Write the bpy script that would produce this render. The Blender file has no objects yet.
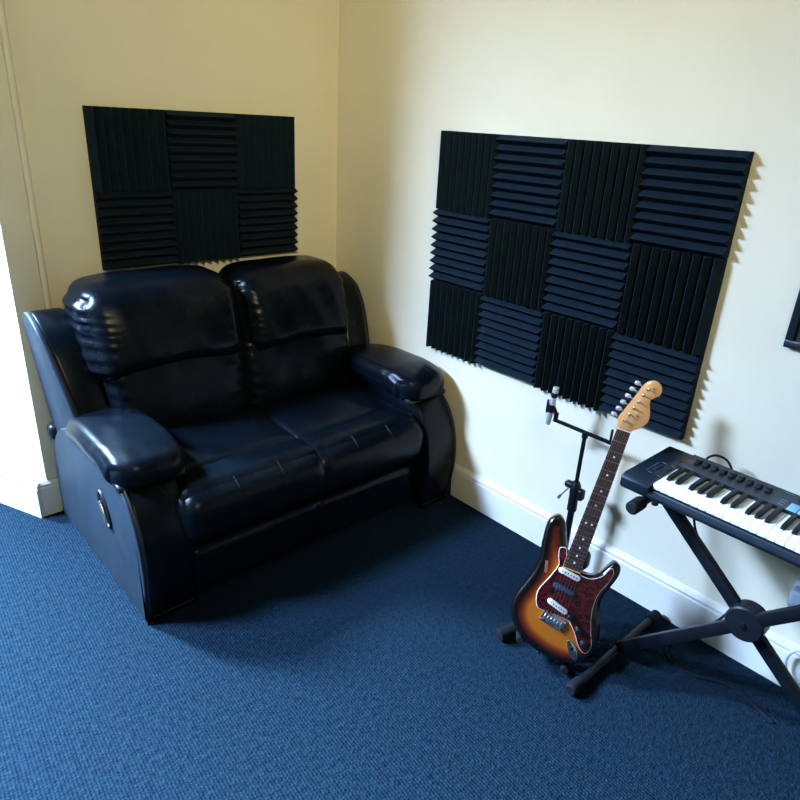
import bpy, bmesh, math, random
from mathutils import Vector, Matrix, Euler
from math import sin, cos, pi, radians as rad, sqrt, exp

S = bpy.context.scene
COL = S.collection
random.seed(7)

# ------------------------------------------------------------ camera, world, light, exposure
cam_d = bpy.data.cameras.new('camera')
cam = bpy.data.objects.new('camera', cam_d)
COL.objects.link(cam)
cam.location = (-2.0930, -2.7619, 1.6395)
cam.rotation_euler = (1.1684, -0.0524, -0.7354)
cam_d.sensor_width = 36
cam_d.lens = 657.38 / 800 * 36
cam_d.clip_start = 0.05
S.camera = cam

S.view_settings.view_transform = 'Standard'
S.view_settings.look = 'None'
S.view_settings.gamma = 1
S.view_settings.use_curve_mapping = False
S.view_settings.exposure = 0.0

world = bpy.data.worlds.new('daylight')
S.world = world
world.use_nodes = True
bg = world.node_tree.nodes['Background']
bg.inputs['Color'].default_value = (0.35, 0.6, 1.0, 1)
bg.inputs['Strength'].default_value = 0.3


def area_light(name, loc, target, sx, sy, power, color, spread=180):
    d = bpy.data.lights.new(name, 'AREA')
    d.shape = 'RECTANGLE'
    d.size, d.size_y = sx, sy
    d.energy = power
    d.color = color
    d.spread = rad(spread)
    o = bpy.data.objects.new(name, d)
    COL.objects.link(o)
    o.location = loc
    o.rotation_euler = (Vector(target) - Vector(loc)).to_track_quat('-Z', 'Y').to_euler()
    return o


# the patches of bright sky seen through the two tall bay windows
area_light('sky_light_side', (-4.0, 0.95, 3.5), (-0.4, -1.6, 0.5), 0.9, 0.9, 1250, (0.41, 0.60, 1.0))
area_light('sky_light_bay', (-2.6, 2.3, 3.3), (-1.9, -1.0, 0.0), 0.8, 0.8, 4300, (0.46, 0.72, 1.0))
# added warm fill light, unseen, high behind the camera, turned to the corner
area_light('warm_fill', (-2.2, -3.4, 2.9), (-0.1, -0.3, 1.7), 0.5, 0.5, 15, (1.0, 0.88, 0.52), 75)


# ------------------------------------------------------------ materials
def nodes_of(name):
    m = bpy.data.materials.new(name)
    m.use_nodes = True
    nt = m.node_tree
    return m, nt, nt.nodes['Principled BSDF']


def mat(name, col, rough=0.5, metal=0.0, spec=0.5, noise=None, bump=None, coat=0, var=0.15, emit=None):
    """noise = scale of a colour variation; bump = (scale, strength, distance)"""
    m, nt, b = nodes_of(name)
    b.inputs['Base Color'].default_value = (*col, 1)
    b.inputs['Roughness'].default_value = rough
    b.inputs['Metallic'].default_value = metal
    b.inputs['Specular IOR Level'].default_value = spec
    b.inputs['Coat Weight'].default_value = coat
    b.inputs['Coat Roughness'].default_value = 0.06
    tc = nt.nodes.new('ShaderNodeTexCoord')
    if noise:
        n = nt.nodes.new('ShaderNodeTexNoise')
        n.inputs['Scale'].default_value = noise
        n.inputs['Detail'].default_value = 4
        nt.links.new(tc.outputs['Object'], n.inputs['Vector'])
        r = nt.nodes.new('ShaderNodeValToRGB')
        r.color_ramp.elements[0].position = 0.3
        r.color_ramp.elements[1].position = 0.7
        r.color_ramp.elements[0].color = (*[c * (1 - var) for c in col], 1)
        r.color_ramp.elements[1].color = (*[min(1, c * (1 + var)) for c in col], 1)
        nt.links.new(n.outputs['Fac'], r.inputs['Fac'])
        nt.links.new(r.outputs['Color'], b.inputs['Base Color'])
    if bump:
        n = nt.nodes.new('ShaderNodeTexNoise')
        n.inputs['Scale'].default_value = bump[0]
        n.inputs['Detail'].default_value = 3
        nt.links.new(tc.outputs['Object'], n.inputs['Vector'])
        bp = nt.nodes.new('ShaderNodeBump')
        bp.inputs['Strength'].default_value = bump[1]
        bp.inputs['Distance'].default_value = bump[2]
        nt.links.new(n.outputs['Fac'], bp.inputs['Height'])
        nt.links.new(bp.outputs['Normal'], b.inputs['Normal'])
    if emit:
        b.inputs['Emission Color'].default_value = (*emit[:3], 1)
        b.inputs['Emission Strength'].default_value = emit[3]
    return m


def carpet_mat():
    m, nt, b = nodes_of('blue_carpet')
    L = nt.links
    tc = nt.nodes.new('ShaderNodeTexCoord')
    mp = nt.nodes.new('ShaderNodeMapping')
    mp.inputs['Rotation'].default_value = (0, 0, rad(4))
    L.new(tc.outputs['Object'], mp.inputs['Vector'])
    v = nt.nodes.new('ShaderNodeTexVoronoi')
    v.inputs['Scale'].default_value = 150
    L.new(mp.outputs['Vector'], v.inputs['Vector'])
    n = nt.nodes.new('ShaderNodeTexNoise')
    n.inputs['Scale'].default_value = 60
    n.inputs['Detail'].default_value = 6
    L.new(mp.outputs['Vector'], n.inputs['Vector'])
    w = nt.nodes.new('ShaderNodeTexWave')
    w.inputs['Scale'].default_value = 34
    w.inputs['Distortion'].default_value = 1.2
    w.inputs['Detail'].default_value = 2
    w.inputs['Detail Scale'].default_value = 6
    L.new(mp.outputs['Vector'], w.inputs['Vector'])
    a = nt.nodes.new('ShaderNodeMath'); a.operation = 'MULTIPLY_ADD'
    a.inputs[1].default_value = 0.35
    L.new(w.outputs['Fac'], a.inputs[0]); L.new(n.outputs['Fac'], a.inputs[2])
    r = nt.nodes.new('ShaderNodeValToRGB')
    r.color_ramp.elements[0].position = 0.35
    r.color_ramp.elements[1].position = 1.0
    r.color_ramp.elements[0].color = (0.0018, 0.0055, 0.0112, 1)
    r.color_ramp.elements[1].color = (0.0088, 0.0235, 0.0390, 1)
    L.new(a.outputs[0], r.inputs['Fac'])
    L.new(r.outputs['Color'], b.inputs['Base Color'])
    b.inputs['Roughness'].default_value = 1.0
    b.inputs['Specular IOR Level'].default_value = 0.05
    s = nt.nodes.new('ShaderNodeMath'); s.operation = 'ADD'
    L.new(a.outputs[0], s.inputs[0]); L.new(v.outputs['Distance'], s.inputs[1])
    bp = nt.nodes.new('ShaderNodeBump')
    bp.inputs['Strength'].default_value = 0.7
    bp.inputs['Distance'].default_value = 0.004
    L.new(s.outputs[0], bp.inputs['Height']); L.new(bp.outputs['Normal'], b.inputs['Normal'])
    return m


def burst_mat():
    """three-colour sunburst lacquer: amber middle, red-brown band, black rim"""
    m, nt, b = nodes_of('sunburst_lacquer')
    at = nt.nodes.new('ShaderNodeAttribute'); at.attribute_name = 'burst'
    r = nt.nodes.new('ShaderNodeValToRGB')
    cr = r.color_ramp
    cr.elements[0].position = 0.36; cr.elements[0].color = (0.004, 0.002, 0.002, 1)
    cr.elements[1].position = 1.0; cr.elements[1].color = (0.46, 0.125, 0.009, 1)
    e = cr.elements.new(0.58); e.color = (0.10, 0.010, 0.003, 1)
    e = cr.elements.new(0.80); e.color = (0.28, 0.045, 0.004, 1)
    nt.links.new(at.outputs['Fac'], r.inputs['Fac'])
    nt.links.new(r.outputs['Color'], b.inputs['Base Color'])
    b.inputs['Roughness'].default_value = 0.22
    b.inputs['Coat Weight'].default_value = 0.6
    b.inputs['Coat Roughness'].default_value = 0.05
    return m


def tortoise_mat():
    m, nt, b = nodes_of('red_tortoiseshell')
    tc = nt.nodes.new('ShaderNodeTexCoord')
    n = nt.nodes.new('ShaderNodeTexNoise')
    n.inputs['Scale'].default_value = 55
    n.inputs['Detail'].default_value = 3
    n.inputs['Distortion'].default_value = 1.2
    nt.links.new(tc.outputs['Object'], n.inputs['Vector'])
    r = nt.nodes.new('ShaderNodeValToRGB')
    r.color_ramp.elements[0].position = 0.38; r.color_ramp.elements[0].color = (0.016, 0.0015, 0.003, 1)
    r.color_ramp.elements[1].position = 0.70; r.color_ramp.elements[1].color = (0.125, 0.007, 0.012, 1)
    nt.links.new(n.outputs['Fac'], r.inputs['Fac'])
    nt.links.new(r.outputs['Color'], b.inputs['Base Color'])
    b.inputs['Roughness'].default_value = 0.2
    return m


def print_mat():
    m, nt, b = nodes_of('dark_print')
    tc = nt.nodes.new('ShaderNodeTexCoord')
    n = nt.nodes.new('ShaderNodeTexNoise')
    n.inputs['Scale'].default_value = 14
    n.inputs['Detail'].default_value = 3
    nt.links.new(tc.outputs['Object'], n.inputs['Vector'])
    r = nt.nodes.new('ShaderNodeValToRGB')
    r.color_ramp.elements[0].position = 0.45; r.color_ramp.elements[0].color = (0.012, 0.024, 0.030, 1)
    r.color_ramp.elements[1].position = 0.72; r.color_ramp.elements[1].color = (0.25, 0.12, 0.11, 1)
    e = r.color_ramp.elements.new(0.55); e.color = (0.05, 0.02, 0.03, 1)
    nt.links.new(n.outputs['Fac'], r.inputs['Fac'])
    nt.links.new(r.outputs['Color'], b.inputs['Base Color'])
    b.inputs['Roughness'].default_value = 0.35
    return m


M = dict(
    wall=mat('cream_paint', (0.76, 0.69, 0.50), 0.75, spec=0.25, noise=3, var=0.03, bump=(90, 0.12, 0.002)),
    dim=mat('unseen_wall_darkened', (0.10, 0.09, 0.06), 0.8, noise=3, var=0.04),  # unseen walls, colour darkened to cut the light they bounce back
    ceil=mat('ceiling_darkened', (0.20, 0.18, 0.13), 0.85, noise=4, var=0.03),  # unseen ceiling, darker than a real off-white one to weaken bounced light
    gloss=mat('white_gloss_paint', (0.74, 0.72, 0.62), 0.35, noise=5, var=0.03),
    carpet=carpet_mat(),
    leather=mat('black_leather', (0.0020, 0.0042, 0.0068), 0.27, spec=0.15, noise=12, var=0.2, bump=(260, 0.25, 0.0015)),
    leather_flat=mat('black_leather_lit_panel', (0.010, 0.018, 0.028), 0.55, spec=0.3, noise=12, var=0.2, bump=(300, 0.25, 0.001)),  # paler leather for the outer sides, their window light put into the colour
    piping=mat('piping_leather', (0.007, 0.009, 0.012), 0.4, noise=20),
    foam=mat('charcoal_foam', (0.0060, 0.0140, 0.0215), 0.95, spec=0.12, noise=30, var=0.2, bump=(420, 0.35, 0.002)),
    black=mat('black_plastic', (0.005, 0.0065, 0.009), 0.40, spec=0.3, noise=40, var=0.15),
    blackm=mat('black_powder_coat', (0.0035, 0.005, 0.0075), 0.40, spec=0.22, noise=60, var=0.2, bump=(500, 0.1, 0.0005)),
    rubber=mat('black_rubber', (0.0035, 0.004, 0.006), 0.8, spec=0.2, noise=60, var=0.2),
    case=mat('keyboard_case', (0.006, 0.012, 0.020), 0.38, spec=0.35, noise=60, var=0.12, bump=(700, 0.1, 0.0005)),
    panel=mat('control_strip', (0.009, 0.017, 0.027), 0.45, noise=60, var=0.1),
    white=mat('white_key_plastic', (0.84, 0.84, 0.80), 0.25, noise=9, var=0.03),
    pad=mat('pale_blue_pad', (0.16, 0.36, 0.52), 0.45, noise=20, var=0.06),
    mark=mat('grey_marking', (0.12, 0.15, 0.18), 0.5, noise=60),
    red=mat('red_display', (0.030, 0.006, 0.010), 0.3, noise=50, emit=(1, 0.05, 0.08, 0.02)),
    burst=burst_mat(), tort=tortoise_mat(),
    cream=mat('white_pickup_cover', (0.82, 0.80, 0.74), 0.3, noise=40, var=0.03),
    pick=mat('blue_black_pickup_cover', (0.030, 0.040, 0.085), 0.25, noise=40, var=0.1),
    chrome=mat('chrome', (0.62, 0.64, 0.67), 0.14, metal=1, noise=30, var=0.05),
    silver=mat('bright_silver', (0.62, 0.64, 0.66), 0.28, metal=0.45, noise=30, var=0.04),
    nickel=mat('satin_nickel', (0.55, 0.56, 0.58), 0.30, metal=1, noise=60, var=0.08),
    maple=mat('maple', (0.74, 0.37, 0.14), 0.30, noise=7, var=0.10, coat=0.4),
    rose=mat('rosewood', (0.040, 0.018, 0.016), 0.5, noise=35, var=0.4),
    pearl=mat('pearl_inlay', (0.80, 0.78, 0.72), 0.3, noise=30, var=0.03),
    ply=mat('white_ply', (0.72, 0.66, 0.62), 0.35, noise=30, var=0.03),
    patch_tone=mat('pale_patch', (0.30, 0.10, 0.07), 0.35, noise=40, var=0.15),
    steel=mat('string_steel', (0.50, 0.48, 0.45), 0.3, metal=1, noise=50, var=0.1),
    socket=mat('white_socket_plastic', (0.70, 0.72, 0.72), 0.35, noise=20, var=0.03),
    grey=mat('grey_adaptor', (0.22, 0.27, 0.31), 0.35, noise=20, var=0.05),
    wcable=mat('white_cable_sheath', (0.66, 0.70, 0.72), 0.4, noise=20, var=0.04),
    frame=mat('black_frame_wood', (0.007, 0.009, 0.012), 0.35, noise=20, var=0.2),
    art=print_mat(),
)

# ------------------------------------------------------------ helpers
WM = {}


def obj(name, bm, m, parent=None, world=True, smooth=True, label=None):
    """link bm as ONE mesh object; with world=True the vertices were given in room coordinates"""
    bmesh.ops.recalc_face_normals(bm, faces=bm.faces[:])
    if parent is not None and world:
        bm.transform(WM[parent].inverted())
    me = bpy.data.meshes.new(name)
    if smooth:
        for f in bm.faces:
            f.smooth = True
    bm.to_mesh(me)
    bm.free()
    for x in (m if isinstance(m, (list, tuple)) else [m]):
        me.materials.append(x)
    if smooth is True:
        try:
            me.set_sharp_from_angle(angle=rad(38))
        except Exception:
            pass
    o = bpy.data.objects.new(name, me)
    COL.objects.link(o)
    if parent is not None:
        o.parent = parent
        WM[o] = WM[parent].copy()
    else:
        WM[o] = Matrix()
    if label:
        o['label'] = label
    return o


def thing(name, label, cat, loc=(0, 0, 0), rot=None, group=None):
    o = bpy.data.objects.new(name, None)
    COL.objects.link(o)
    o.empty_display_size = 0.1
    mw = Matrix.Translation(Vector(loc))
    if rot is not None:
        mw = mw @ rot.to_4x4()
        o.rotation_euler = rot.to_euler()
    o.location = loc
    WM[o] = mw
    o['label'] = label
    o['category'] = cat
    if group:
        o['group'] = group
    return o


def tag(o, label, cat, group=None):
    o['label'] = label
    o['category'] = cat
    if group:
        o['group'] = group
    return o


def struct(name, bm, m, smooth=False):
    o = obj(name, bm, m, smooth=smooth)
    o['kind'] = 'structure'
    return o


def box(bm, x0, x1, y0, y1, z0, z1, bev=0.0, seg=2, mi=0, xf=None):
    r = bmesh.ops.create_cube(bm, size=1)
    vs = r['verts']
    for v in vs:
        v.co = Vector((x0 + (v.co.x + .5) * (x1 - x0), y0 + (v.co.y + .5) * (y1 - y0), z0 + (v.co.z + .5) * (z1 - z0)))
    fs = list({f for v in vs for f in v.link_faces})
    if bev:
        es = list({e for v in vs for e in v.link_edges})
        rr = bmesh.ops.bevel(bm, geom=es, offset=bev, segments=seg, affect='EDGES', profile=0.5)
        vs = list({v for f in rr['faces'] for v in f.verts} | {v for v in vs if v.is_valid})
        fs = list({f for v in vs for f in v.link_faces})
    for f in fs:
        f.material_index = mi
    if xf is not None:
        for v in vs:
            v.co = xf(v.co) if callable(xf) else xf @ v.co
    return bm


def prism(bm, pts, fn, bev=0.0, seg=3, mi=0):
    """extrude a closed outline: fn(a, b, 0 or 1) gives the point on the first / second cap"""
    n = len(pts)
    a = [bm.verts.new(fn(p[0], p[1], 0)) for p in pts]
    b = [bm.verts.new(fn(p[0], p[1], 1)) for p in pts]
    fa, fb = bm.faces.new(a), bm.faces.new(b[::-1])
    sides = [bm.faces.new((a[i], a[(i + 1) % n], b[(i + 1) % n], b[i])) for i in range(n)]
    for f in [fa, fb] + sides:
        f.material_index = mi
    if bev:
        bmesh.ops.recalc_face_normals(bm, faces=[fa, fb] + sides)
        es = list(fa.edges) + list(fb.edges)
        bmesh.ops.bevel(bm, geom=es, offset=bev, segments=seg, affect='EDGES', profile=0.5)
    return bm


def frame_axes(d):
    d = d.normalized()
    up = Vector((0, 0, 1)) if abs(d.z) < 0.9 else Vector((1, 0, 0))
    u = d.cross(up).normalized()
    return u, u.cross(d).normalized()


def tube(bm, pts, r, seg=12, cap=True, mi=0):
    pts = [Vector(p) for p in pts]
    rs = r if isinstance(r, (list, tuple)) else [r] * len(pts)
    rings = []
    u = None
    for i, p in enumerate(pts):
        d = (pts[min(i + 1, len(pts) - 1)] - pts[max(i - 1, 0)])
        if u is None:
            u, v = frame_axes(d)
        else:
            d.normalize()
            u = (u - d * u.dot(d)).normalized()
            v = u.cross(d).normalized()
        rings.append([bm.verts.new(p + (u * cos(2 * pi * k / seg) + v * sin(2 * pi * k / seg)) * rs[i]) for k in range(seg)])
    for a, b in zip(rings, rings[1:]):
        for k in range(seg):
            f = bm.faces.new((a[k], a[(k + 1) % seg], b[(k + 1) % seg], b[k]))
            f.material_index = mi
    if cap:
        for ring in (rings[0], rings[-1]):
            f = bm.faces.new(ring)
            f.material_index = mi
    return bm


def lathe(bm, prof, origin, axis, seg=24, mi=0):
    """prof = [(radius, distance along the axis)]"""
    o = Vector(origin)
    ax = Vector(axis).normalized()
    u, v = frame_axes(ax)
    rings = [[bm.verts.new(o + ax * h + (u * cos(2 * pi * k / seg) + v * sin(2 * pi * k / seg)) * max(r, 1e-5)) for k in range(seg)] for r, h in prof]
    for a, b in zip(rings, rings[1:]):
        for k in range(seg):
            f = bm.faces.new((a[k], a[(k + 1) % seg], b[(k + 1) % seg], b[k]))
            f.material_index = mi
    for ring in (rings[0], rings[-1]):
        f = bm.faces.new(ring)
        f.material_index = mi
    return bm


def bar(bm, a, b, w, h, side, bev=0.003):
    """rectangular section bar from a to b; `side` = direction of the width w"""
    a, b = Vector(a), Vector(b)
    d = b - a
    l = d.length
    d.normalize()
    s = Vector(side)
    s = (s - d * s.dot(d)).normalized()
    t = d.cross(s)
    mx = Matrix(((s.x, t.x, d.x, a.x), (s.y, t.y, d.y, a.y), (s.z, t.z, d.z, a.z), (0, 0, 0, 1)))
    return box(bm, -w / 2, w / 2, -h / 2, h / 2, 0, l, bev, 2, xf=mx)


def catmull(pts, n=8, closed=True):
    out = []
    N = len(pts)
    P = [Vector((*p, 0)) if len(p) == 2 else Vector(p) for p in pts]
    rng = range(N) if closed else range(N - 1)
    for i in rng:
        g = (lambda k: P[k % N]) if closed else (lambda k: P[max(0, min(N - 1, k))])
        a, b, c, d = g(i - 1), g(i), g(i + 1), g(i + 2)
        for k in range(n):
            t = k / n
            out.append(0.5 * ((2 * b) + (c - a) * t + (2 * a - 5 * b + 4 * c - d) * t * t + (3 * b - a - 3 * c + d) * t ** 3))
    if not closed:
        out.append(P[-1])
    return out


def puffy(bm, c, h, r, n=26, fn=None):
    """soft cushion: a rounded box of centre c, half sizes h, edge radius r; fn(local, unit) -> local reshapes it"""
    c, h = Vector(c), Vector(h)
    bm2 = bmesh.new()
    grid = {}

    def vert(i, j, k):
        key = (i, j, k)
        if key not in grid:
            q = Vector(((-cos(pi * a / n) * .55 + (2 * a / n - 1) * .45) for a in (i, j, k)))
            p = Vector((q.x * h.x, q.y * h.y, q.z * h.z))
            core = Vector((max(-(h[t] - r), min(h[t] - r, p[t])) for t in range(3)))
            d = p - core
            if d.length > 1e-9:
                p = core + d.normalized() * r
            if fn:
                p = fn(p, q)
            grid[key] = bm2.verts.new(c + p)
        return grid[key]
    for a in range(n):
        for b in range(n):
            for s in (0, n):
                bm2.faces.new((vert(a, b, s), vert(a + 1, b, s), vert(a + 1, b + 1, s), vert(a, b + 1, s)))
                bm2.faces.new((vert(a, s, b), vert(a + 1, s, b), vert(a + 1, s, b + 1), vert(a, s, b + 1)))
                bm2.faces.new((vert(s, a, b), vert(s, a + 1, b), vert(s, a + 1, b + 1), vert(s, a, b + 1)))
    bmesh.ops.recalc_face_normals(bm2, faces=bm2.faces[:])
    me = bpy.data.meshes.new('tmp')
    bm2.to_mesh(me)
    bm2.free()
    bm.from_mesh(me)
    bpy.data.meshes.remove(me)
    return bm


# ------------------------------------------------------------ the room
XL, YF, YB, ZC = -3.0, -4.4, 1.2, 3.2        # left wall, wall behind the camera, bay wall, ceiling
TH = 0.12
bm = bmesh.new(); box(bm, XL - TH, TH, YF - TH, YB + TH, -0.1, 0)
struct('floor', bm, M['carpet'])
bm = bmesh.new(); box(bm, XL - TH, TH, YF - TH, YB + TH, ZC, ZC + 0.1)
struct('ceiling', bm, M['ceil'])
bm = bmesh.new(); box(bm, 0, TH, YF - TH, YB, 0, ZC)
struct('wall_right', bm, M['wall'])
SX = -1.53 - 0.46 * YB                        # where the splayed reveal meets the bay wall
bm = bmesh.new(); prism(bm, [(-1.515, 0), (0, 0), (0, YB), (SX, YB)], lambda a, b, t: (a, b, t * ZC))
struct('wall_back', bm, [M['wall']])
VX0, VX1 = -2.95, -2.14
bm = bmesh.new()
box(bm, XL, VX0, YB, YB + TH, 0, ZC)
box(bm, VX1, SX + .1, YB, YB + TH, 0, ZC)
box(bm, VX0, VX1, YB, YB + TH, 0, .45)
box(bm, VX0, VX1, YB, YB + TH, 3.0, ZC)
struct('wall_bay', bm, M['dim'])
bm = bmesh.new()
for x0, x1, z0, z1 in ((VX0, VX0 + .05, .45, 3.0), (VX1 - .05, VX1, .45, 3.0), (VX0, VX1, .45, .52), (VX0, VX1, 2.94, 3.0)):
    box(bm, x0, x1, YB + .03, YB + .09, z0, z1, 0.004)
box(bm, VX0 - .02, VX1 + .02, YB - .04, YB + .11, .42, .45, 0.006)
struct('window_2', bm, M['gloss'])
bm = bmesh.new(); box(bm, XL, 0, YF - TH, YF, 0, ZC)
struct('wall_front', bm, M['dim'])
WY0, WY1, WZ0, WZ1 = -0.6, 1.1, 0.45, 3.0
bm = bmesh.new()
box(bm, XL - TH, XL, YF, WY0, 0, ZC)
box(bm, XL - TH, XL, WY1, YB + TH, 0, ZC)
box(bm, XL - TH, XL, WY0, WY1, 0, WZ0)
box(bm, XL - TH, XL, WY0, WY1, WZ1, ZC)
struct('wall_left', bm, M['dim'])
bm = bmesh.new()
for y0, y1, z0, z1 in ((WY0, WY0 + .06, WZ0, WZ1), (WY1 - .06, WY1, WZ0, WZ1), (WY0, WY1, WZ0, WZ0 + .07), (WY0, WY1, WZ1 - .06, WZ1)):
    box(bm, XL - .09, XL - .03, y0, y1, z0, z1, 0.004)
box(bm, XL - .11, XL + .05, WY0 - .04, WY1 + .04, WZ0 - .03, WZ0, 0.006)
struct('window_1', bm, M['gloss'])


def skirting(name, a, b, depth_dir, h=0.165):
    """moulded board from a to b on the floor; depth_dir points into the room"""
    a, b, n = Vector((*a, 0)), Vector((*b, 0)), Vector((*depth_dir, 0)).normalized()
    prof = [(0, 0), (.020, 0), (.020, h - .035), (.016, h - .028), (.018, h - .018), (.011, h - .006), (.004, h), (0, h)]
    bm = bmesh.new()
    prism(bm, prof, lambda d, z, t: (a if t == 0 else b) + n * d + Vector((0, 0, z)))
    return struct(name, bm, M['gloss'])


skirting('baseboard_right', (0, YF), (0, 0), (-1, 0))
skirting('baseboard_back', (-1.548, 0), (-0.02, 0), (0, -1))
skirting('baseboard_bay', (-1.548, -0.02), (SX, YB), (-1.0, -0.46))
# flat architrave with a bead, round the end of the back wall
bm = bmesh.new()
box(bm, -1.520, -1.418, -0.016, 0.0, 0.165, ZC, 0.002)
tube(bm, [(-1.404, -0.006, 0.165), (-1.404, -0.006, ZC)], 0.014, 12)
tube(bm, [(-1.511, -0.004, 0.165), (-1.511, -0.004, ZC)], 0.009, 12)
struct('trim_1', bm, M['wall'], smooth=True)

# ------------------------------------------------------------ sofa
SO = (-0.76, -0.5, 0)
sofa = thing('recliner_sofa', 'black leather two seat recliner sofa with padded arms in the room corner', 'sofa', SO, Matrix.Rotation(rad(-1), 3, 'Z'))
LE = M['leather']
X0, X1 = -1.482, -0.035                       # outer faces of the arms
MIRX = X0 + X1
ARM = [(-.72, .505), (-.79, .490), (-.855, .445), (-.905, .37), (-.930, .28), (-.935, .18), (-.920, .08), (-.905, .012), (-.85, .008),
       (-.10, .008), (-.050, .03), (-.035, .14), (-.045, .26), (-.085, .36), (-.16, .44), (-.26, .49), (-.40, .508)]
WING = [(-.05, .25), (-.035, .60), (-.030, .82), (-.040, .885), (-.075, .908), (-.13, .900), (-.20, .865), (-.26, .80),
        (-.305, .72), (-.345, .63), (-.372, .54), (-.385, .44), (-.37, .25)]


def loft_side(prof, xo, xi, r, n=5, fn=None, flare=0):
    """slab between x = xo and x = xi with its outline rounded over by r"""
    P = [Vector((p.x, p.y)) for p in catmull(prof, n)]
    if fn:
        P = [Vector(fn(p)) for p in P]
    N = len(P)
    ar = sum(P[i].x * P[(i + 1) % N].y - P[(i + 1) % N].x * P[i].y for i in range(N))
    nr = []
    for i in range(N):
        d = (P[(i + 1) % N] - P[(i - 1) % N]).normalized()
        nr.append(Vector((-d.y, d.x)) if ar > 0 else Vector((d.y, -d.x)))
    s = 1 if xi > xo else -1
    st = []
    for k in range(5):
        a = pi / 2 * k / 4
        st.append((r * (1 - sin(a)), xo + s * r * (1 - cos(a))))
    for k in range(5):
        a = pi / 2 * (1 - k / 4)
        st.append((r * (1 - sin(a)), xi - s * r * (1 - cos(a))))
    bm = bmesh.new()
    rings = [[bm.verts.new((x, *(P[i] + nr[i] * ins))) for i in range(N)] for ins, x in st]
    for a, b in zip(rings, rings[1:]):
        for i in range(N):
            bm.faces.new((a[i], a[(i + 1) % N], b[(i + 1) % N], b[i]))
    bmesh.ops.triangulate(bm, faces=[bm.faces.new(rings[0]), bm.faces.new(rings[-1])])
    if flare:
        for v in bm.verts:
            v.co.x += flare * max(0, min(1, (v.co.z - .46) / .40))
    return bm


def outline_tube(prof, x, r, n=5, a=0.0, b=1.0, fn=None):
    pts = catmull(prof, n)
    if fn:
        pts = [Vector((*fn(p), 0)) for p in pts]
    k0, k1 = int(len(pts) * a), int(len(pts) * b)
    bm = bmesh.new()
    tube(bm, [(x, p.x, p.y) for p in pts[k0:k1]], r, 8)
    return bm


for side in (0, 1):
    f = (lambda x: x) if side == 0 else (lambda x: MIRX - x)
    # the arm in the corner has been pulled a little further forward and sits fuller
    af = (lambda p: (p.x, p.y)) if side == 0 else (lambda p: (p.x - .05 * max(0, min(1, (-.3 - p.x) / .5)), p.y * 1.06))
    arm = obj('arm', loft_side(ARM, f(X0 + .012), f(-1.298), .012, fn=af), LE, sofa)
    obj('side_panel', loft_side(ARM, f(X0), f(X0 + .020), .006, fn=af), M['leather_flat'], arm)
    obj('piping', outline_tube(ARM, f(X0 + .014), .0055, a=0.0, b=0.48, fn=af), M['piping'], arm)
    wing = obj('wing', loft_side(WING, f(X0 + .040), f(-1.31), .022, flare=(-.056, .056)[side]), LE, sofa)
    obj('wing_side', loft_side(WING, f(X0 + .030), f(X0 + .054), .008, flare=(-.056, .056)[side]), M['leather_flat'], wing)

    def pad_fn(p, q, f=f):
        # nose drops over the front of the arm, soft ripples at the gathered front and outer edge
        t = (p.y + .32) / .64                 # 0 = front, 1 = back
        z = p.z + .014 * (1 - q.x * q.x) * (1 if p.z > 0 else 0)
        z -= .045 * max(0, (.30 - t) / .30) ** 1.7
        z -= .045 * max(0, (t - .55) / .45) ** 2
        x = p.x * (1 - .06 * max(0, (t - .5) * 2))
        edge = max(0, abs(q.x) - .72) / .28
        if q.z > -.2:
            z += .002 * edge * sin(60 * t + 2 * sin(9 * t)) * exp(-((t - .22) / .22) ** 2)
            z += .0015 * max(0, .30 - t) / .3 * sin(q.x * 14 + 1.3)
        y = p.y + .075 * abs(q.x) ** 3 * max(0, (.5 - t) / .5) - .05 * abs(q.x) ** 3 * max(0, (t - .6) / .4)
        return Vector((x, y, z))
    bm = bmesh.new()
    puffy(bm, (f((X0 - .024 - 1.228) / 2), (-.560, -.625)[side], (.538, .578)[side]), (.139, .285, (.043, .050)[side]), .042, 40, pad_fn)
    pad = obj('arm_pad', bm, LE, sofa)
    bm = bmesh.new()
    puffy(bm, (f((X0 - .010 - 1.250) / 2), (-.555, -.62)[side], (.503, .535)[side]), (.118, .262, .014), .012, 18, lambda p, q: Vector((p.x, p.y, p.z - .045 * max(0, (-p.y - .13) / .19) ** 1.7)))
    obj('pad_welt', bm, M['piping'], pad)
    # feet
    for y in (-.88, -.12):
        bm = bmesh.new()
        lathe(bm, [(.012, 0), (.020, .002), (.020, .014), (.014, .02)], (f(-1.455), y, 0), (0, 0, 1), 16)
        obj('foot', bm, M['rubber'], sofa)
    # dark flap behind the arm
    bm = bmesh.new()
    puffy(bm, (f(X0 + .012), -.060, .400), (.022, .03, .034), .02, 12)
    obj('arm_flap', bm, M['piping'], sofa)

# recliner handle in the outer left arm
bm = bmesh.new()
HC = Vector((X0 - .002, -.635, .322))
hd = Vector((0, -.55, -.83)).normalized()
hs = Vector((0, -.83, .55)).normalized()
ring = [HC + hd * (.068 * cos(a)) + hs * (.030 * sin(a)) for a in [2 * pi * k / 28 for k in range(29)]]
tube(bm, ring, .006, 8, cap=False)
prism(bm, [(.068 * cos(2 * pi * k / 28), .030 * sin(2 * pi * k / 28)) for k in range(28)],
      lambda a, b, t: HC + hd * a + hs * b + Vector((.006 * t - .001, 0, 0)))
hdl = obj('recliner_handle', bm, M['black'], sofa)
bm = bmesh.new()
bar(bm, HC + hd * -.035 + Vector((-.008, 0, 0)), HC + hd * .05 + Vector((-.008, 0, 0)), .018, .010, hs, .004)
obj('lever', bm, M['nickel'], hdl, label='shiny lever in the oval handle cup')

# frame of the back
bm = bmesh.new(); box(bm, -1.33, -.20, -.20, -.035, .06, .93, .03, 3)
obj('back_frame', bm, LE, sofa)


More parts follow.
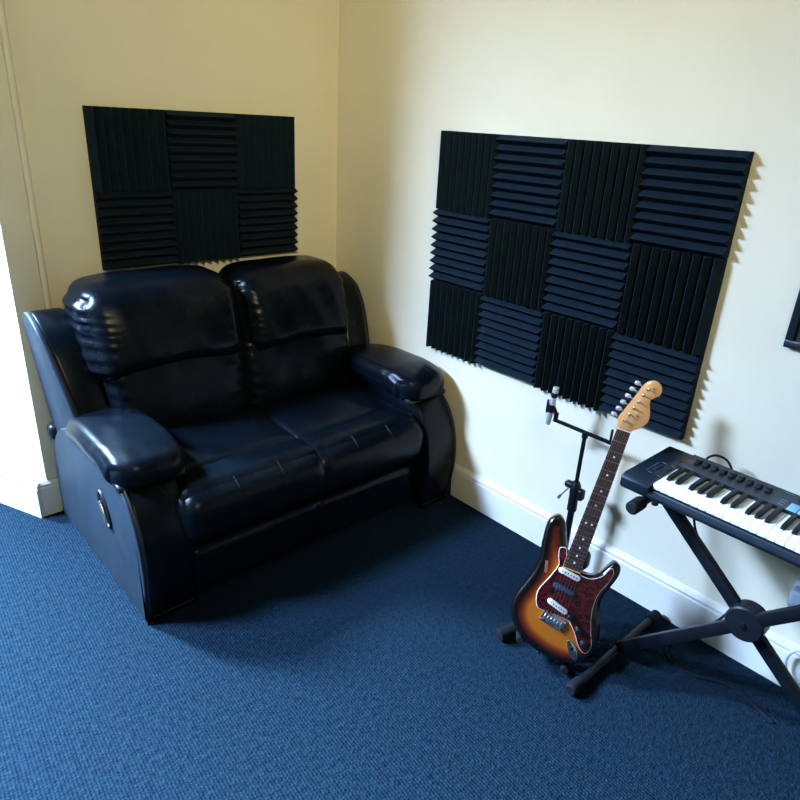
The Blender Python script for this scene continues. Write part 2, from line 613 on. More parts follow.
def head_fn(sgn):
    def fn(p, q):
        zt = (p.z + .185) / .37
        y = p.y
        if p.y < 0:                           # front face bulges
            y -= .045 * (1 - q.x ** 4) * (1 - (2 * zt - .95) ** 2 * .9)
        x = p.x * (1 + .05 * (zt - .5) - .03 * max(0, zt - .8) / .2)
        z = p.z + (.006 - .034 * abs(q.x) ** 4) * (max(0, zt - .5) * 2) + (.035 - .045 * q.x ** 2) * max(0, .5 - zt) * 2
        y += (zt - .5) * .11
        ed = max(0, abs(q.x) - .62) / .38
        y += .0032 * ed * sin(zt * 64 + 9 * q.x + 2.2 * sin(zt * 11 + sgn)) * (1 if p.y < .03 else 0)
        x += .003 * ed * sin(zt * 48 + sgn) * q.x
        y += .003 * sin(q.x * 9 + zt * 5 + sgn) * (1 - ed)
        return Vector((x, y, z))
    return fn


def lumbar_fn(sgn):
    def fn(p, q):
        zt = (p.z + .18) / .36
        y = p.y
        if p.y < 0:
            y -= .03 * (1 - q.x ** 4) * (1 - (2 * zt - 1) ** 2)
        ed = max(0, abs(q.x) - .6) / .4
        y += .0035 * ed * sin(zt * 44 + q.x * 6 + sgn) + .003 * sin(q.x * 8 + sgn)
        y += (zt - .5) * .06
        z = p.z + .03 * (1 - q.x ** 2) * max(0, q.z)
        return Vector((p.x, y, z))
    return fn


CX = (-1.030, -.498)                          # centre of each half
for i, cx in enumerate(CX):
    back = []
    bm = bmesh.new(); puffy(bm, (cx + (-.015, .012)[i], -.278, .575), (.292, .125, .19), .06, 44, lumbar_fn(i * 2.1))
    obj('lumbar_cushion', bm, LE, sofa)
    bm = bmesh.new(); puffy(bm, (cx + (-.035, .03)[i], -.235, (.852, .842)[i]), ((.318, .292)[i], .130, .180), .085, 64, head_fn(i * 1.7))
    obj('head_cushion', bm, LE, sofa)

    def seat_fn(p, q, i=i):
        z = p.z
        if p.z > 0:
            z += .022 * (1 - q.x ** 4) * (1 - q.y ** 2)
            z += .003 * sin(q.x * 7 + 3 * q.y + i)
        return Vector((p.x, p.y, z))
    bm = bmesh.new(); puffy(bm, (cx, -.525, .385), (.284, .275, .075), .05, 26, seat_fn)
    obj('seat_cushion', bm, LE, sofa)

    def roll_fn(p, q, i=i):
        z, y = p.z, p.y
        y -= .03 * (1 - q.z ** 2) * (1 if p.y < 0 else 0)
        z += .012 * (1 - q.x ** 4) * (1 if p.z > 0 else 0)
        for xs in (-.33, .33):                # the two short stitched tucks
            z -= .006 * exp(-((q.x - xs) / .035) ** 2) * (1 if p.z > -.02 else 0)
        return Vector((p.x, y, z))
    bm = bmesh.new(); puffy(bm, (cx, -.835, .340), (.307, .100, .115), .075, 36, roll_fn)
    roll = obj('front_roll', bm, LE, sofa)
    for xs in (-.33, .33):
        path = []
        for k in range(9):
            an = rad(95 - 8.5 * k)
            p = Vector((xs * .274, -.025 - .075 * cos(an), .040 + .075 * sin(an)))
            p = roll_fn(p, Vector((xs, p.y / .1, p.z / .115)))
            path.append(Vector((cx, -.835, .340)) + p + Vector((0, -cos(an), sin(an))) * .0008)
        bm = bmesh.new(); tube(bm, path, .0016, 6)
        obj('stitched_tuck', bm, M['piping'], roll)
    bm = bmesh.new(); puffy(bm, (cx, -.865, .125), (.274, .055, .095), .03, 16)
    obj('footrest_panel', bm, LE, sofa)
bm = bmesh.new(); box(bm, -1.27, -.26, -.86, -.10, .035, .33, .01)
obj('base', bm, M['rubber'], sofa)

# ------------------------------------------------------------ acoustic foam
T = 0.305
FS = 0.3035
FD = 0.052


def foam_bm(vertical):
    """wedge foam square in its own plane: a to the right, b up, depth d off the wall"""
    bm = bmesh.new()
    n = 9
    prof = [(0, 0)]
    w = FS / n
    for k in range(n):
        prof += [(k * w, .018), (k * w + w / 2 - .0012, FD), (k * w + w / 2 + .0012, FD)]
    prof += [(FS, .018), (FS, 0)]
    prism(bm, prof, (lambda p, d, t: (p, d, t * FS)) if vertical else (lambda p, d, t: (t * FS, d, p)))
    return bm


FOAM = {}
for vert in (True, False):
    b_ = foam_bm(vert)
    bmesh.ops.recalc_face_normals(b_, faces=b_.faces[:])
    me = bpy.data.meshes.new('acoustic_foam_panel')
    b_.to_mesh(me); b_.free()
    me.materials.append(M['foam'])
    FOAM[vert] = me


def foam(vert, origin, adir, ddir, label, group):
    o = bpy.data.objects.new('acoustic_foam_panel', FOAM[vert])
    COL.objects.link(o)
    a, d = Vector(adir), Vector(ddir)
    mx = Matrix(((a.x, d.x, 0), (a.y, d.y, 0), (a.z, d.z, 1)))
    o.matrix_world = Matrix.Translation(Vector(origin)) @ mx.to_4x4()
    tag(o, label, 'foam panel', group)


XA, ZA, YBP, ZBP = -0.2652, 1.6301, -0.7398, 1.6118
cols3, rows2 = ('left', 'middle', 'right'), ('top', 'bottom')
for r in range(2):
    for c in range(3):
        v = (r + c) % 2 == 0
        foam(v, (XA - (3 - c) * T, 0, ZA - (r + 1) * T), (1, 0, 0), (0, -1, 0),
             'charcoal foam panel with %s ridges, %s %s of the six above the sofa' % ('upright' if v else 'level', rows2[r], cols3[c]),
             'acoustic foam panels above the sofa')
cols4 = ('first', 'second', 'third', 'last')
rows3 = ('top', 'middle', 'bottom')
for r in range(3):
    for c in range(4):
        v = (r + c) % 2 == 0
        foam(v, (0, YBP - c * T, ZBP - (r + 1) * T), (0, -1, 0), (-1, 0, 0),
             'charcoal foam panel, %s ridges, %s from the corner in the %s row of twelve' % ('upright' if v else 'level', cols4[c], rows3[r]),
             'acoustic foam panels on the right wall')

# ------------------------------------------------------------ framed picture
pic = thing('framed_picture', 'dark print in a thin black frame on the right wall above the keyboard', 'picture', (0, -2.178, 1.09))
bm = bmesh.new()
PY0, PY1, PZ0, PZ1 = -2.60, -2.178, 1.092, 1.70
for y0, y1, z0, z1 in ((PY0, PY1, PZ0, PZ0 + .022), (PY0, PY1, PZ1 - .022, PZ1), (PY0, PY0 + .022, PZ0 + .022, PZ1 - .022), (PY1 - .022, PY1, PZ0 + .022, PZ1 - .022)):
    box(bm, -.022, -.001, y0, y1, z0, z1, .002)
obj('frame', bm, M['frame'], pic)
bm = bmesh.new(); box(bm, -.012, -.003, PY0 + .02, PY1 - .02, PZ0 + .02, PZ1 - .02)
obj('print', bm, M['art'], pic)

# ------------------------------------------------------------ electric guitar
GR = Matrix(((0.550148, -0.366081, 0.750548), (-0.809703, -0.014013, 0.586673), (-0.204252, -0.930477, -0.304126)))
GO = Vector((-0.3065, -1.8934, 0.7873))
GM = Matrix.Translation(GO) @ GR.to_4x4()
guitar = thing('electric_guitar', 'sunburst electric guitar with red tortoiseshell pickguard leaning on its floor stand', 'guitar', GO, GR)
WB0, WB1 = 0.012, 0.056                       # front and back of the body (w points away from the viewer)
OUT = [(-.088, .324), (-.104, .331), (-.116, .352), (-.117, .38), (-.112, .425), (-.104, .47), (-.106, .52), (-.123, .58), (-.137, .63),
       (-.133, .676), (-.113, .715), (-.075, .748), (-.025, .771), (.025, .783), (.072, .785), (.112, .776), (.140, .753), (.158, .715),
       (.161, .672), (.150, .622), (.131, .578), (.124, .535), (.136, .489), (.147, .45), (.146, .422), (.134, .408), (.119, .410), (.106, .430),
       (.092, .458), (.070, .473), (.044, .476), (.030, .468), (.028, .44), (-.022, .425), (-.036, .405), (-.050, .372), (-.066, .338)]
SM = [Vector((p.x, p.y)) for p in catmull(OUT, 5)]
N_ = len(SM)
cen = sum(SM, Vector((0, 0))) / N_
area = sum(SM[i].x * SM[(i + 1) % N_].y - SM[(i + 1) % N_].x * SM[i].y for i in range(N_))
NRM = []
for i in range(N_):
    d = (SM[(i + 2) % N_] - SM[(i - 2) % N_]).normalized()
    NRM.append(Vector((-d.y, d.x)) if area > 0 else Vector((d.y, -d.x)))


def inner_limit(i):
    o, d = SM[i], NRM[i]
    best = 9
    for j in range(N_):
        a, b = SM[j], SM[(j + 1) % N_]
        if min((j - i) % N_, (i - j) % N_) < 5:
            continue
        e = b - a
        den = d.x * e.y - d.y * e.x
        if abs(den) < 1e-9:
            continue
        t = ((a.x - o.x) * e.y - (a.y - o.y) * e.x) / den
        s = ((a.x - o.x) * d.y - (a.y - o.y) * d.x) / den
        if 0 <= s <= 1 and t > 0:
            best = min(best, t)
    return best


LIM = [inner_limit(i) * .42 for i in range(N_)]
for _ in range(3):
    LIM = [min(LIM[(i + k) % N_] + abs(k) * .004 for k in range(-3, 4)) for i in range(N_)]
bm = bmesh.new()
lay = bm.verts.layers.float.new('burst')


def ring_at(d, w):
    out = []
    for i in range(N_):
        dd = min(d, LIM[i])
        p = SM[i] + NRM[i] * dd
        v = bm.verts.new((p.x, p.y, w))
        v[lay] = dd / .055
        out.append(v)
    return out


rings = [ring_at(0.0, WB1 - .010), ring_at(0.0, WB0 + .010)]
for d, w in ((.002, WB0 + .005), (.006, WB0 + .001), (.010, WB0), (.016, WB0), (.022, WB0), (.028, WB0), (.034, WB0), (.042, WB0), (.055, WB0)):
    rings.append(ring_at(d, w))
back = [ring_at(.003, WB1 - .004), ring_at(.010, WB1)]
for a, b in list(zip(rings, rings[1:])) + [(back[0], rings[0]), (back[1], back[0])]:
    for i in range(N_):
        bm.faces.new((a[i], a[(i + 1) % N_], b[(i + 1) % N_], b[i]))
for rg in (rings[-1], back[-1]):
    bmesh.ops.triangulate(bm, faces=[bm.faces.new(rg)])
obj('body', bm, M['burst'], guitar, world=False)


def gprism(pts, w0, w1, bev=0.0, n=0, m2=None):
    bm = bmesh.new()
    q = [(p.x, p.y) for p in catmull(pts, n)] if n else pts
    prism(bm, q, lambda a, b, t: (a, b, w0 if t == 0 else w1), bev, 2)
    return bm


PG = [(-.046, .416), (-.056, .424), (-.050, .45), (-.041, .475), (-.053, .52), (-.073, .573), (-.070, .608), (-.058, .630), (-.040, .634), (.040, .636),
      (.060, .648), (.082, .672), (.106, .706), (.128, .722), (.140, .712), (.141, .688), (.122, .640), (.106, .583), (.104, .525), (.120, .478),
      (.126, .445), (.119, .428), (.110, .436), (.098, .462), (.072, .482), (.044, .485), (.029, .478), (.026, .45), (-.026, .44), (-.036, .42)]
pgs = [Vector((p.x, p.y)) for p in catmull(PG, 5)]
pg = obj('pickguard', gprism([(p.x, p.y) for p in pgs], WB0 - .0030, WB0 - .0005), M['tort'], guitar, world=False, smooth=False)
bm = bmesh.new()
tube(bm, [(p.x, p.y, WB0 - .0015) for p in pgs + pgs[:1]], .0016, 6, cap=False)
obj('pickguard_edge', bm, M['ply'], pg, world=False, label='pale layered edge of the pickguard')


def capsule(cu, cv, L, Wd, tilt, w0, w1, m, name, poles=None):
    """rounded bar across the strings"""
    R2 = Matrix.Rotation(tilt, 2)
    pts = []
    for k in range(9):
        a = -pi / 2 + pi * k / 8
        pts.append(Vector((L / 2 - Wd / 2 + cos(a) * Wd / 2, sin(a) * Wd / 2)))
    pts += [-p for p in pts]
    pts = [R2 @ p + Vector((cu, cv)) for p in pts]
    o = obj(name, gprism([(p.x, p.y) for p in pts], w0, w1, .0012), m, guitar, world=False)
    if poles:
        bm = bmesh.new()
        for k in range(6):
            p = R2 @ Vector(((k - 2.5) * L / 7.6, 0)) + Vector((cu, cv))
            lathe(bm, [(.0022, 0), (.0022, .0008)], (p.x, p.y, w0 + .0002), (0, 0, -1), 10)
        obj('pole_piece', bm, poles, o, world=False)
    return o


capsule(-.001, .491, .074, .018, rad(8), WB0 - .010, WB0 - .002, M['cream'], 'neck_pickup', M['black'])['label'] = 'white pickup by the end of the neck'
capsule(-.001, .545, .074, .018, rad(8), WB0 - .009, WB0 - .002, M['pick'], 'middle_pickup', M['nickel'])['label'] = 'dark pickup in the middle'
capsule(-.001, .605, .074, .018, rad(17), WB0 - .010, WB0 - .002, M['cream'], 'bridge_pickup', M['black'])['label'] = 'slanted white pickup near the bridge'
# bridge
R8 = Matrix.Rotation(rad(12), 4, 'Z')
bt = Matrix.Translation((.002, .655, 0)) @ R8
bm = bmesh.new()
box(bm, -.040, .040, -.019, .019, WB0 - .006, WB0, .0015, 2, xf=bt)
box(bm, -.040, .040, .014, .019, WB0 - .010, WB0, .001, 1, xf=bt)
br = obj('bridge', bm, M['chrome'], guitar, world=False)
for k in range(6):
    bm = bmesh.new()
    box(bm, (k - 2.5) * .0115 - .0048, (k - 2.5) * .0115 + .0048, -.011, .010, WB0 - .0115, WB0 - .006, .001, 1, xf=bt)
    obj('saddle', bm, M['nickel'], br, world=False)
# knobs, switch, jack
for cu, cv in ((.048, .624), (.087, .655), (.117, .692)):
    bm = bmesh.new()
    lathe(bm, [(.0125, 0), (.0120, .003), (.0098, .005), (.0090, .015), (.0080, .0165), (.002, .017)], (cu, cv, WB0 - .003), (0, 0, -1), 24)
    obj('control_knob', bm, M['black'], guitar, world=False)
bm = bmesh.new()
box(bm, .074, .077, .590, .612, WB0 - .0035, WB0 - .003, 0)
tube(bm, [(.0755, .600, WB0 - .003), (.0775, .597, WB0 - .020)], [.0016, .0026], 8)
obj('selector_switch', bm, M['black'], guitar, world=False)
jp = [Vector((.092, .727)) + Matrix.Rotation(rad(52), 2) @ Vector((.036 * cos(2 * pi * k / 28), .0135 * sin(2 * pi * k / 28))) for k in range(28)]
bm = bmesh.new()
prism(bm, [(p.x, p.y) for p in jp], lambda a, b, t: (a, b, WB0 - (.0045 if t == 0 else .0)), .002, 2)
jk = obj('jack_plate', bm, M['chrome'], guitar, world=False)
bm = bmesh.new()
lathe(bm, [(.0065, 0), (.0065, .002), (.004, .003), (.004, .0005)], (.088, .722, WB0 - .0045), (0, 0, -1), 16)
obj('jack_socket', bm, M['rubber'], jk, world=False)
bm = bmesh.new(); box(bm, -.005, .005, -.020, .020, WB0 - .0008, WB0 + .001, 0, xf=Matrix.Translation((-.076, .495, 0)) @ Matrix.Rotation(rad(-14), 4, 'Z'))
obj('pale_patch', bm, M['patch_tone'], guitar, world=False, label='pale patch on the edge of the body')  # small flat strip, paler than the lacquer round it
bm = bmesh.new()
lathe(bm, [(.004, 0), (.004, .006), (.007, .008), (.007, .011), (.002, .012)], (.0, .778, .034), (0, 1, 0), 16)
obj('strap_button', bm, M['chrome'], guitar, world=False)


def half_w(v):
    return .0212 + (.0285 - .0212) * v / .47


# neck: maple shaft with rounded back
bm = bmesh.new()
prev = None
for v_, dep in ((0.0, .020), (.05, .019), (.2, .020), (.40, .022), (.43, .026), (.478, .026)):
    hw = half_w(v_)
    ring = [bm.verts.new((-hw, v_, .005)), bm.verts.new((hw, v_, .005))]
    for k in range(9):
        a = pi * k / 8
        ring.append(bm.verts.new((hw * cos(a), v_, .009 + (dep - .004) * sin(a) ** .8 if 0 < k < 8 else .009)))
    if prev:
        n = len(ring)
        for k in range(n):
            bm.faces.new((prev[k], prev[(k + 1) % n], ring[(k + 1) % n], ring[k]))
    else:
        bm.faces.new(ring)
    prev = ring
bm.faces.new(prev)
neck = obj('neck', bm, M['maple'], guitar, world=False)
bm = bmesh.new()
prism(bm, [(-half_w(0), 0), (half_w(0), 0), (half_w(.472), .472), (-half_w(.472), .472)], lambda a, b, t: (a, b, .0035 if t == 0 else .0062))
fb = obj('fretboard', bm, M['rose'], neck, world=False, smooth=False)
SC = .648
fr = [SC * (1 - 2 ** (-k / 12)) for k in range(0, 23)]
for k in range(1, 23):
    bm = bmesh.new()
    hw = half_w(fr[k])
    tube(bm, [(-hw, fr[k], .0032), (hw, fr[k], .0032)], .0011, 6)
    obj('fret', bm, M['nickel'], neck, world=False)
for k in (3, 5, 7, 9, 12, 15, 17, 19, 21):
    vm = (fr[k] + fr[k - 1]) / 2
    for u_ in ((-.0095, .0095) if k == 12 else (0,)):
        bm = bmesh.new()
        lathe(bm, [(.0033, 0), (.0033, .0006)], (u_, vm, .0036), (0, 0, -1), 14)
        obj('inlay_dot', bm, M['pearl'], neck, world=False)
bm = bmesh.new(); box(bm, -.0212, .0212, -.004, 0, .001, .0062, .0006, 1)
obj('nut', bm, M['pearl'], neck, world=False)
# headstock
HD = [(-.0212, 0), (-.0225, -.012), (-.0265, -.026), (-.0285, -.034), (-.022, -.055), (-.012, -.085), (0, -.122), (.008, -.150), (.020, -.170), (.038, -.1785),
      (.056, -.172), (.066, -.156), (.065, -.139), (.053, -.127), (.045, -.117), (.046, -.104), (.054, -.085), (.060, -.062), (.058, -.045), (.044, -.024), (.030, -.012), (.0225, -.004), (.0212, 0)]
hs_ = obj('headstock', gprism([(p.x, p.y) for p in catmull(HD, 3)], .008, .022, .0015), M['maple'], guitar, world=False)
posts = [(-.009, -.032), (-.001, -.054), (.005, -.077), (.012, -.100), (.018, -.124), (.026, -.146)]
ed = Vector((-.97, -.24)).normalized()
for k, (a, b) in enumerate(posts):
    bm = bmesh.new()
    lathe(bm, [(.0050, 0), (.0048, .0015), (.0030, .002), (.0028, .010), (.0034, .0105), (.0034, .013), (.001, .0135)], (a, b, .0085), (0, 0, -1), 14)
    tn = obj('tuner', bm, M['nickel'], guitar, world=False)
    q = Vector((a, b)) + ed * .020
    q2 = q + ed * .012
    bm = bmesh.new()
    tube(bm, [(a, b, .026), (q.x, q.y, .024), (q2.x, q2.y, .020)], .0025, 8)
    puffy(bm, (q2.x + ed.x * .004, q2.y + ed.y * .004, .019), (.0085, .0070, .0095), .006, 8)
    obj('tuner_button', bm, M['silver'], tn, world=False)
for a, b in ((.022, -.058), (.039, -.153)):
    bm = bmesh.new(); lathe(bm, [(.003, 0), (.0035, .004), (.001, .005)], (a, b, .0085), (0, 0, -1), 10)
    obj('string_tree', bm, M['nickel'], guitar, world=False)
for k in range(6):
    un, ub = (k - 2.5) * .0070, (k - 2.5) * .0112
    bpos = bt @ Vector(((k - 2.5) * .0115, 0, 0))
    a, b = posts[k]
    bm = bmesh.new()
    tube(bm, [(a, b, -.001), (un, -.002, .0005), (bpos.x, bpos.y, WB0 - .0125)], .00055 - .00006 * k, 5)
    obj('string', bm, M['steel'], guitar, world=False)

# ------------------------------------------------------------ guitar floor stand (padded A-frame behind and under the body)
def gw(u, v, w):
    return GM @ Vector((u, v, w))


gst = thing('guitar_stand', 'black folding guitar stand with padded feet under the sunburst guitar', 'guitar stand', (-.5, -1.85, 0))
bm = bmesh.new()
apex = gw(.006, .47, .115)
tube(bm, [apex, gw(-.03, .62, .110), gw(-.075, .745, .082)], .009, 10)
tube(bm, [apex, gw(.045, .62, .110), gw(.09, .775, .082)], .009, 10)
fr_ = obj('front_frame', bm, M['blackm'], gst)
for u_, v_, uo in ((-.075, .745, -1), (.09, .786, 1)):
    bm = bmesh.new()
    vv = v_
    tube(bm, [gw(u_, vv, .085), gw(u_, vv + .012, .055), gw(u_, vv + .014, .02), gw(u_, vv + .010, -.004)], .011, 12)
    obj('cradle_arm', bm, M['rubber'], gst)
bm = bmesh.new()
puffy(bm, gw(.030, .455, .10), (.030, .034, .035), .022, 10)
obj('hinge_block', bm, M['black'], gst)
feet = [((-.590, -1.735, .024), (-.40, -1.800, .050)), ((-.43, -1.985, .024), (-.36, -1.92, .05))]
for (a, b) in feet:
    bm = bmesh.new()
    a, b = Vector(a), Vector(b)
    d = (b - a).normalized()
    tube(bm, [a, a + d * .004, a + d * .05, b], [.017, .023, .023, .020], 16)
    lg = obj('leg', bm, M['rubber'], gst)
    bm = bmesh.new()
    tube(bm, [b, Vector((b.x, b.y, .05)) * .4 + apex * .6, apex], .010, 10)
    obj('upright', bm, M['blackm'], gst)

# ------------------------------------------------------------ microphone stand with stereo bar, and microphone
PX, PYY = -.150, -1.677
mst = thing('microphone_stand', 'short black microphone stand with cross bar standing behind the guitar', 'microphone stand', (PX, PYY, 0))
bm = bmesh.new()
lathe(bm, [(.095, 0), (.100, .004), (.100, .016), (.094, .022), (.03, .027), (.016, .034), (.016, .045)], (PX, PYY, 0), (0, 0, 1), 36)
obj('base', bm, M['blackm'], mst)
bm = bmesh.new(); tube(bm, [(PX, PYY, .03), (PX, PYY, .36)], .0125, 16)
obj('lower_tube', bm, M['blackm'], mst)
bm = bmesh.new(); tube(bm, [(PX, PYY, .30), (PX, PYY, .648)], .0075, 14)
obj('upper_tube', bm, M['blackm'], mst)
bm = bmesh.new()
lathe(bm, [(.013, 0), (.018, .006), (.018, .07), (.020, .085), (.020, .11), (.013, .125)], (PX, PYY, .325), (0, 0, 1), 18)
puffy(bm, (PX - .004, PYY + .022, .432), (.014, .018, .012), .008, 8)
puffy(bm, (PX + .004, PYY - .020, .405), (.014, .016, .022), .008, 8)
cl = obj('clutch', bm, M['black'], mst)
bm = bmesh.new()
tube(bm, [(PX - .012, PYY + .018, .425), (PX - .028, PYY + .040, .385)], .0028, 8)
tube(bm, [(PX - .028, PYY + .040, .386), (PX - .032, PYY + .045, .372)], .0055, 10)
obj('clamp_lever', bm, M['nickel'], cl, label='small metal lever with a round tip')
bm = bmesh.new()
BZ = .652
bar(bm, (PX, -1.545, BZ), (PX, -1.780, BZ), .014, .008, (0, 0, 1), .002)
lathe(bm, [(.011, 0), (.011, .02), (.007, .024)], (PX, PYY, .632), (0, 0, 1), 14)
sb = obj('stereo_bar', bm, M['blackm'], mst)
bm = bmesh.new(); tube(bm, [(PX, -1.776, BZ - .006), (PX, -1.776, BZ + .05)], .0045, 10)
obj('bar_post', bm, M['blackm'], sb)
# clip + microphone
MA, MB_ = Vector((PX - .016, -1.541, .786)), Vector((PX - .016, -1.526, .620))
md = (MB_ - MA).normalized()
bm = bmesh.new()
mc = MA + md * .085
tube(bm, [mc + md * -.014, mc + md * .016], .0128, 16)
tube(bm, [(PX, -1.548, BZ - .004), (PX, -1.548, BZ + .03)], .009, 12)
tube(bm, [(PX, -1.548, BZ + .02), mc + Vector((.006, -.006, 0))], .008, 10)
puffy(bm, mc + Vector((-.004, .015, .002)), (.004, .004, .026), .003, 6)
obj('microphone_clip', bm, M['black'], mst)
mic = thing('microphone', 'slim silver pencil microphone clipped to the end of the cross bar', 'microphone', MA + md * .075)
bm = bmesh.new()
lathe(bm, [(.0085, .040), (.0108, .042), (.0108, .150), (.009, .153), (.004, .153)], MA, md, 20)
obj('body', bm, M['silver'], mic)
bm = bmesh.new()
lathe(bm, [(.0105, .022), (.0118, .024), (.0118, .040), (.0105, .042)], MA, md, 20)
obj('collar', bm, M['black'], mic)
bm = bmesh.new()
lathe(bm, [(.004, 0), (.0100, .001), (.0115, .004), (.0115, .022), (.0105, .023)], MA, md, 20)
obj('capsule', bm, M['silver'], mic)

# ------------------------------------------------------------ keyboard stand (X frame)
KX = -.300
kst = thing('keyboard_stand', 'black folding cross frame stand carrying the keyboard', 'keyboard stand', (KX, -2.37, 0))
FL, FR, TL, TR, ZT = -2.035, -2.751, -2.040, -2.638, .640
HUB = (KX, -2.365, .366)
bm = bmesh.new(); bar(bm, (KX - .014, FL, .030), (KX - .014, TR, ZT - .005), .038, .022, (0, 1, 1), .003)
obj('cross_bar', bm, M['blackm'], kst)
bm = bmesh.new(); bar(bm, (KX + .014, TL, ZT - .005), (KX + .014, FR, .030), .038, .022, (0, 1, -1), .003)
obj('cross_bar', bm, M['blackm'], kst)
bm = bmesh.new(); lathe(bm, [(.020, 0), (.050, .003), (.054, .008), (.054, .058), (.048, .065), (.02, .066)], (KX - .030, HUB[1] - .006, HUB[2]), (1, 0, 0), 36)
hub = obj('pivot_hub', bm, M['black'], kst)
bm = bmesh.new(); lathe(bm, [(.009, 0), (.009, .005), (.004, .006)], (KX - .029, HUB[1] - .006, HUB[2]), (-1, 0, 0), 12)
obj('pivot_bolt', bm, M['blackm'], hub)
for y, z, nm in ((FL, .022, 'foot_bar'), (FR, .022, 'foot_bar'), (TL, ZT + .002, 'support_arm'), (TR, ZT + .002, 'support_arm')):
    xa, xb = (-.60, -.045) if nm == 'foot_bar' else (-.468, -.09)
    bm = bmesh.new(); tube(bm, [(xa + .03, y, z), (xb - .03, y, z)], .0145, 14)
    fbar = obj(nm, bm, M['blackm'], kst)
    for x0, x1 in ((xa, xa + .055), (xb, xb - .055)):
        bm = bmesh.new()
        sgn = 1 if x1 > x0 else -1
        tube(bm, [(x0, y, z), (x0 + sgn * .006, y, z), (x1, y, z)], [.015, .0205, .0205], 18)
        obj('end_cap', bm, M['rubber'], fbar)

# ------------------------------------------------------------ keyboard
KY0, KLEN = -1.968, .805
KB, KF, KT, KBO = -.122, -.420, .712, .664   # back x, front x, top z, bottom z
kb = thing('keyboard', 'black keyboard controller with white keys lying on the cross frame stand', 'keyboard', (-.29, KY0 - KLEN / 2, KBO))
KYE = KY0 - KLEN
KW = .0226
K0 = KY0 - .090                               # left end of the keys
NW = 29
K1 = K0 - NW * KW
prof = [(KB, KBO + .004), (KB, KT - .004), (KB - .004, KT), (KF + .020, KT), (KF + .008, KT - .003), (KF, KT - .012), (KF, KBO + .012), (KF + .010, KBO), (KB - .01, KBO)]
bm = bmesh.new()
prism(bm, prof, lambda a, b, t: (a, KY0 if t == 0 else K0 + .003, b), .002, 2)
prism(bm, prof, lambda a, b, t: (a, K1 - .003 if t == 0 else KYE, b), .002, 2)
# trough under the keys, front lip and rear housing
prof2 = [(KB, KBO + .004), (KB, KT - .004), (KB - .004, KT), (-.250, KT), (-.252, KT - .022), (KF + .018, KT - .022), (KF + .016, KT - .026), (KF + .006, KT - .028), (KF, KT - .032),
         (KF, KBO + .012), (KF + .010, KBO), (KB - .01, KBO)]
prism(bm, prof2, lambda a, b, t: (a, K0 + .003 if t == 0 else K1 - .003, b))
obj('case', bm, M['case'], kb)
bm = bmesh.new()
box(bm, KB - .006, KB - .120, K0 + .006, KYE + .03, KT - .001, KT + .0035, .0015, 2)
strip = obj('control_strip', bm, M['panel'], kb)
for k in range(NW):
    bm = bmesh.new()
    y1 = K0 - k * KW
    box(bm, KF + .020, -.2525, y1 - KW + .0006, y1 - .0006, KT - .017, KT - .001, .0012, 2)
    obj('white_key', bm, M['white'], kb)
for k in range(NW - 1):
    if k % 7 in (0, 1, 3, 4, 5):
        off = {0: -.0025, 1: .0025, 3: -.003, 4: 0, 5: .003}[k % 7]
        yc = K0 - (k + 1) * KW - off + .002
        bm = bmesh.new()
        w = .0062
        prism(bm, [(-.2530, KT - .002), (-.2530, KT + .010), (-.335, KT + .010), (-.347, KT + .004), (-.349, KT - .002)],
              lambda a, b, t: (a, yc - w + 2 * w * t, b), .0012, 2)
        obj('black_key', bm, M['black'], kb)
ZS = KT + .0035
for k in range(9):
    y = -2.086 - .0258 * k
    x = -.172
    bm = bmesh.new()
    box(bm, x - .004, x + .010, y - .0085, y + .0085, ZS, ZS + .012, .002, 2)
    box(bm, x - .020, x - .004, y - .0065, y + .0065, ZS, ZS + .008, .002, 2)
    obj('fader', bm, M['black'], kb)
for k in range(8):
    y = -2.362 - .0285 * k
    bm = bmesh.new(); box(bm, -.240, -.192, y - .0265, y, ZS - .001, ZS + .0025, .0015, 2)
    obj('pad', bm, M['pad'], kb)
    bm = bmesh.new(); lathe(bm, [(.0075, 0), (.0070, .004), (.0060, .013), (.005, .014), (.001, .014)], (-.158, y - .013, ZS), (0, 0, 1), 16)
    obj('knob', bm, M['black'], kb)
for x, y in ((-.300, -2.020), (-.300, -2.045)):
    bm = bmesh.new()
    tube(bm, [(x, y - .006, KT - .008), (x, y + .006, KT - .008)], .024, 20)
    bmesh.ops.scale(bm, vec=(1.4, 1, .55), space=Matrix.Translation((-x, -y, -(KT - .008))), verts=bm.verts[:])
    obj('wheel', bm, M['panel'], kb)
bm = bmesh.new()
for x, y, l in ((-.255, -2.018, .014), (-.255, -2.046, .014), (-.346, -2.018, .010), (-.346, -2.046, .010)):
    box(bm, x, x + .0025, y - l / 2, y + l / 2, KT - .0005, KT + .0006)
for y in (-2.004, -2.031, -2.058):
    box(bm, -.338, -.262, y - .0007, y + .0007, KT - .0005, KT + .0005)
box(bm, -.232, -.229, -2.100, -2.068, ZS - .0005, ZS + .0006)
box(bm, -.139, -.136, -2.352, -2.325, ZS - .0005, ZS + .0006)
for k in range(3):
    box(bm, -.225 + .016 * k, -.221 + .016 * k, -2.350, -2.334, ZS - .0005, ZS + .0006)
obj('panel_marking', bm, M['mark'], kb, label='fine grey lines printed on the control panel')
bm = bmesh.new(); box(bm, -.200, -.168, -2.076, -2.040, ZS - .003, KT + .0042, .001, 1)
obj('display', bm, M['red'], kb, label='small dim red display')
bm = bmesh.new()
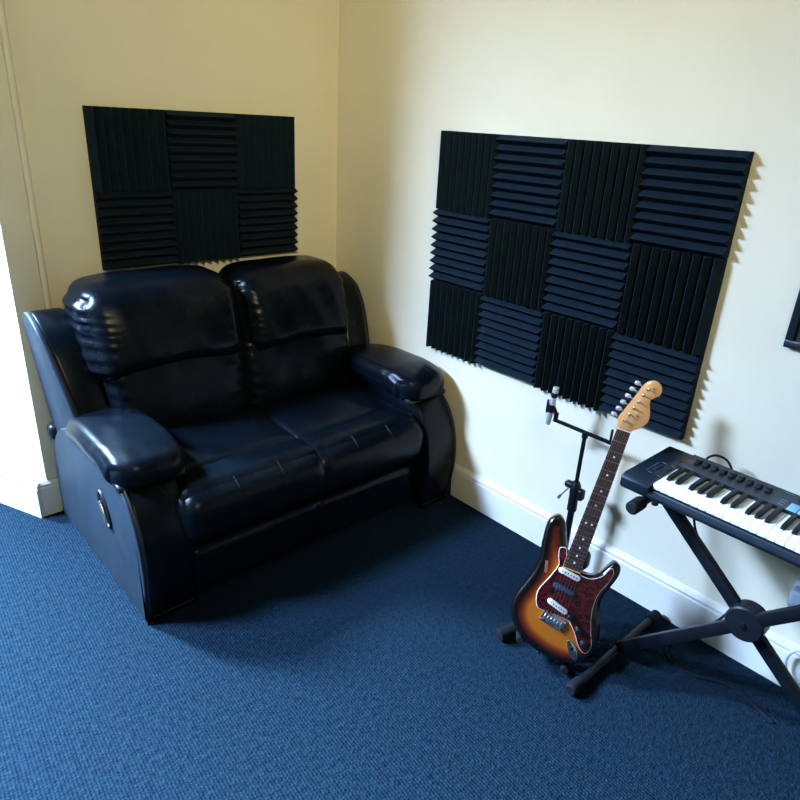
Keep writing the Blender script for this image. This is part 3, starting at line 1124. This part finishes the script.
for x in (-.41, -.16):
    for y in (KY0 - .112, KYE + .03):
        lathe(bm, [(.010, 0), (.011, .010)], (x, y, KBO - .009), (0, 0, 1), 14)
obj('rubber_foot', bm, M['rubber'], kb)

# ------------------------------------------------------------ cables and socket
cab = catmull([(-.121, -2.080, .690), (-.100, -2.085, .712), (-.085, -2.105, .722), (-.080, -2.140, .712), (-.088, -2.172, .662), (-.125, -2.168, .635), (-.19, -2.148, .628),
               (-.245, -2.138, .615), (-.264, -2.155, .556), (-.266, -2.20, .500), (-.266, -2.27, .437), (-.246, -2.31, .37), (-.246, -2.29, .29), (-.266, -2.24, .225), (-.266, -2.15, .125), (-.255, -2.085, .05),
               (-.235, -2.075, .008), (-.18, -2.08, .006), (-.125, -2.085, .006), (-.125, -2.12, .006), (-.20, -2.16, .006), (-.21, -2.25, .006), (-.16, -2.36, .006), (-.20, -2.5, .006)], 7, closed=False)
bm = bmesh.new(); tube(bm, cab, .0037, 8)
tag(obj('keyboard_cable', bm, M['rubber']), 'thin black lead from the back of the keyboard down the stand to the carpet', 'cable')

sk = thing('wall_socket', 'white wall socket low on the right wall with a grey adaptor', 'socket', (0, -2.44, .33))
bm = bmesh.new(); box(bm, -.010, -.0005, -2.545, -2.400, .300, .386, .004, 3)
obj('face_plate', bm, M['socket'], sk)
bm = bmesh.new(); puffy(bm, (-.032, -2.437, .343), (.026, .034, .034), .014, 12)
obj('plug_adaptor', bm, M['grey'], sk, label='grey plug adaptor')

coil = []
cy, cz = -2.535, .115
for k in range(0, 90):
    a = k / 36 * 2 * pi + 1.2
    rr = .088 + .006 * sin(k * .17)
    coil.append((-.036 - .010 * (k / 90) - .012 * (1 + sin(a)) * .5, cy + rr * cos(a), cz + .012 + rr * sin(a)))
bm = bmesh.new()
tube(bm, coil, .0045, 8)
tube(bm, catmull([coil[-1], (-.06, -2.56, .24), (-.05, -2.5, .30), (-.045, -2.455, .31)], 6, closed=False), .0045, 8)
tag(obj('white_cable', bm, M['wcable']), 'white cable hanging in a loop against the skirting board', 'cable')
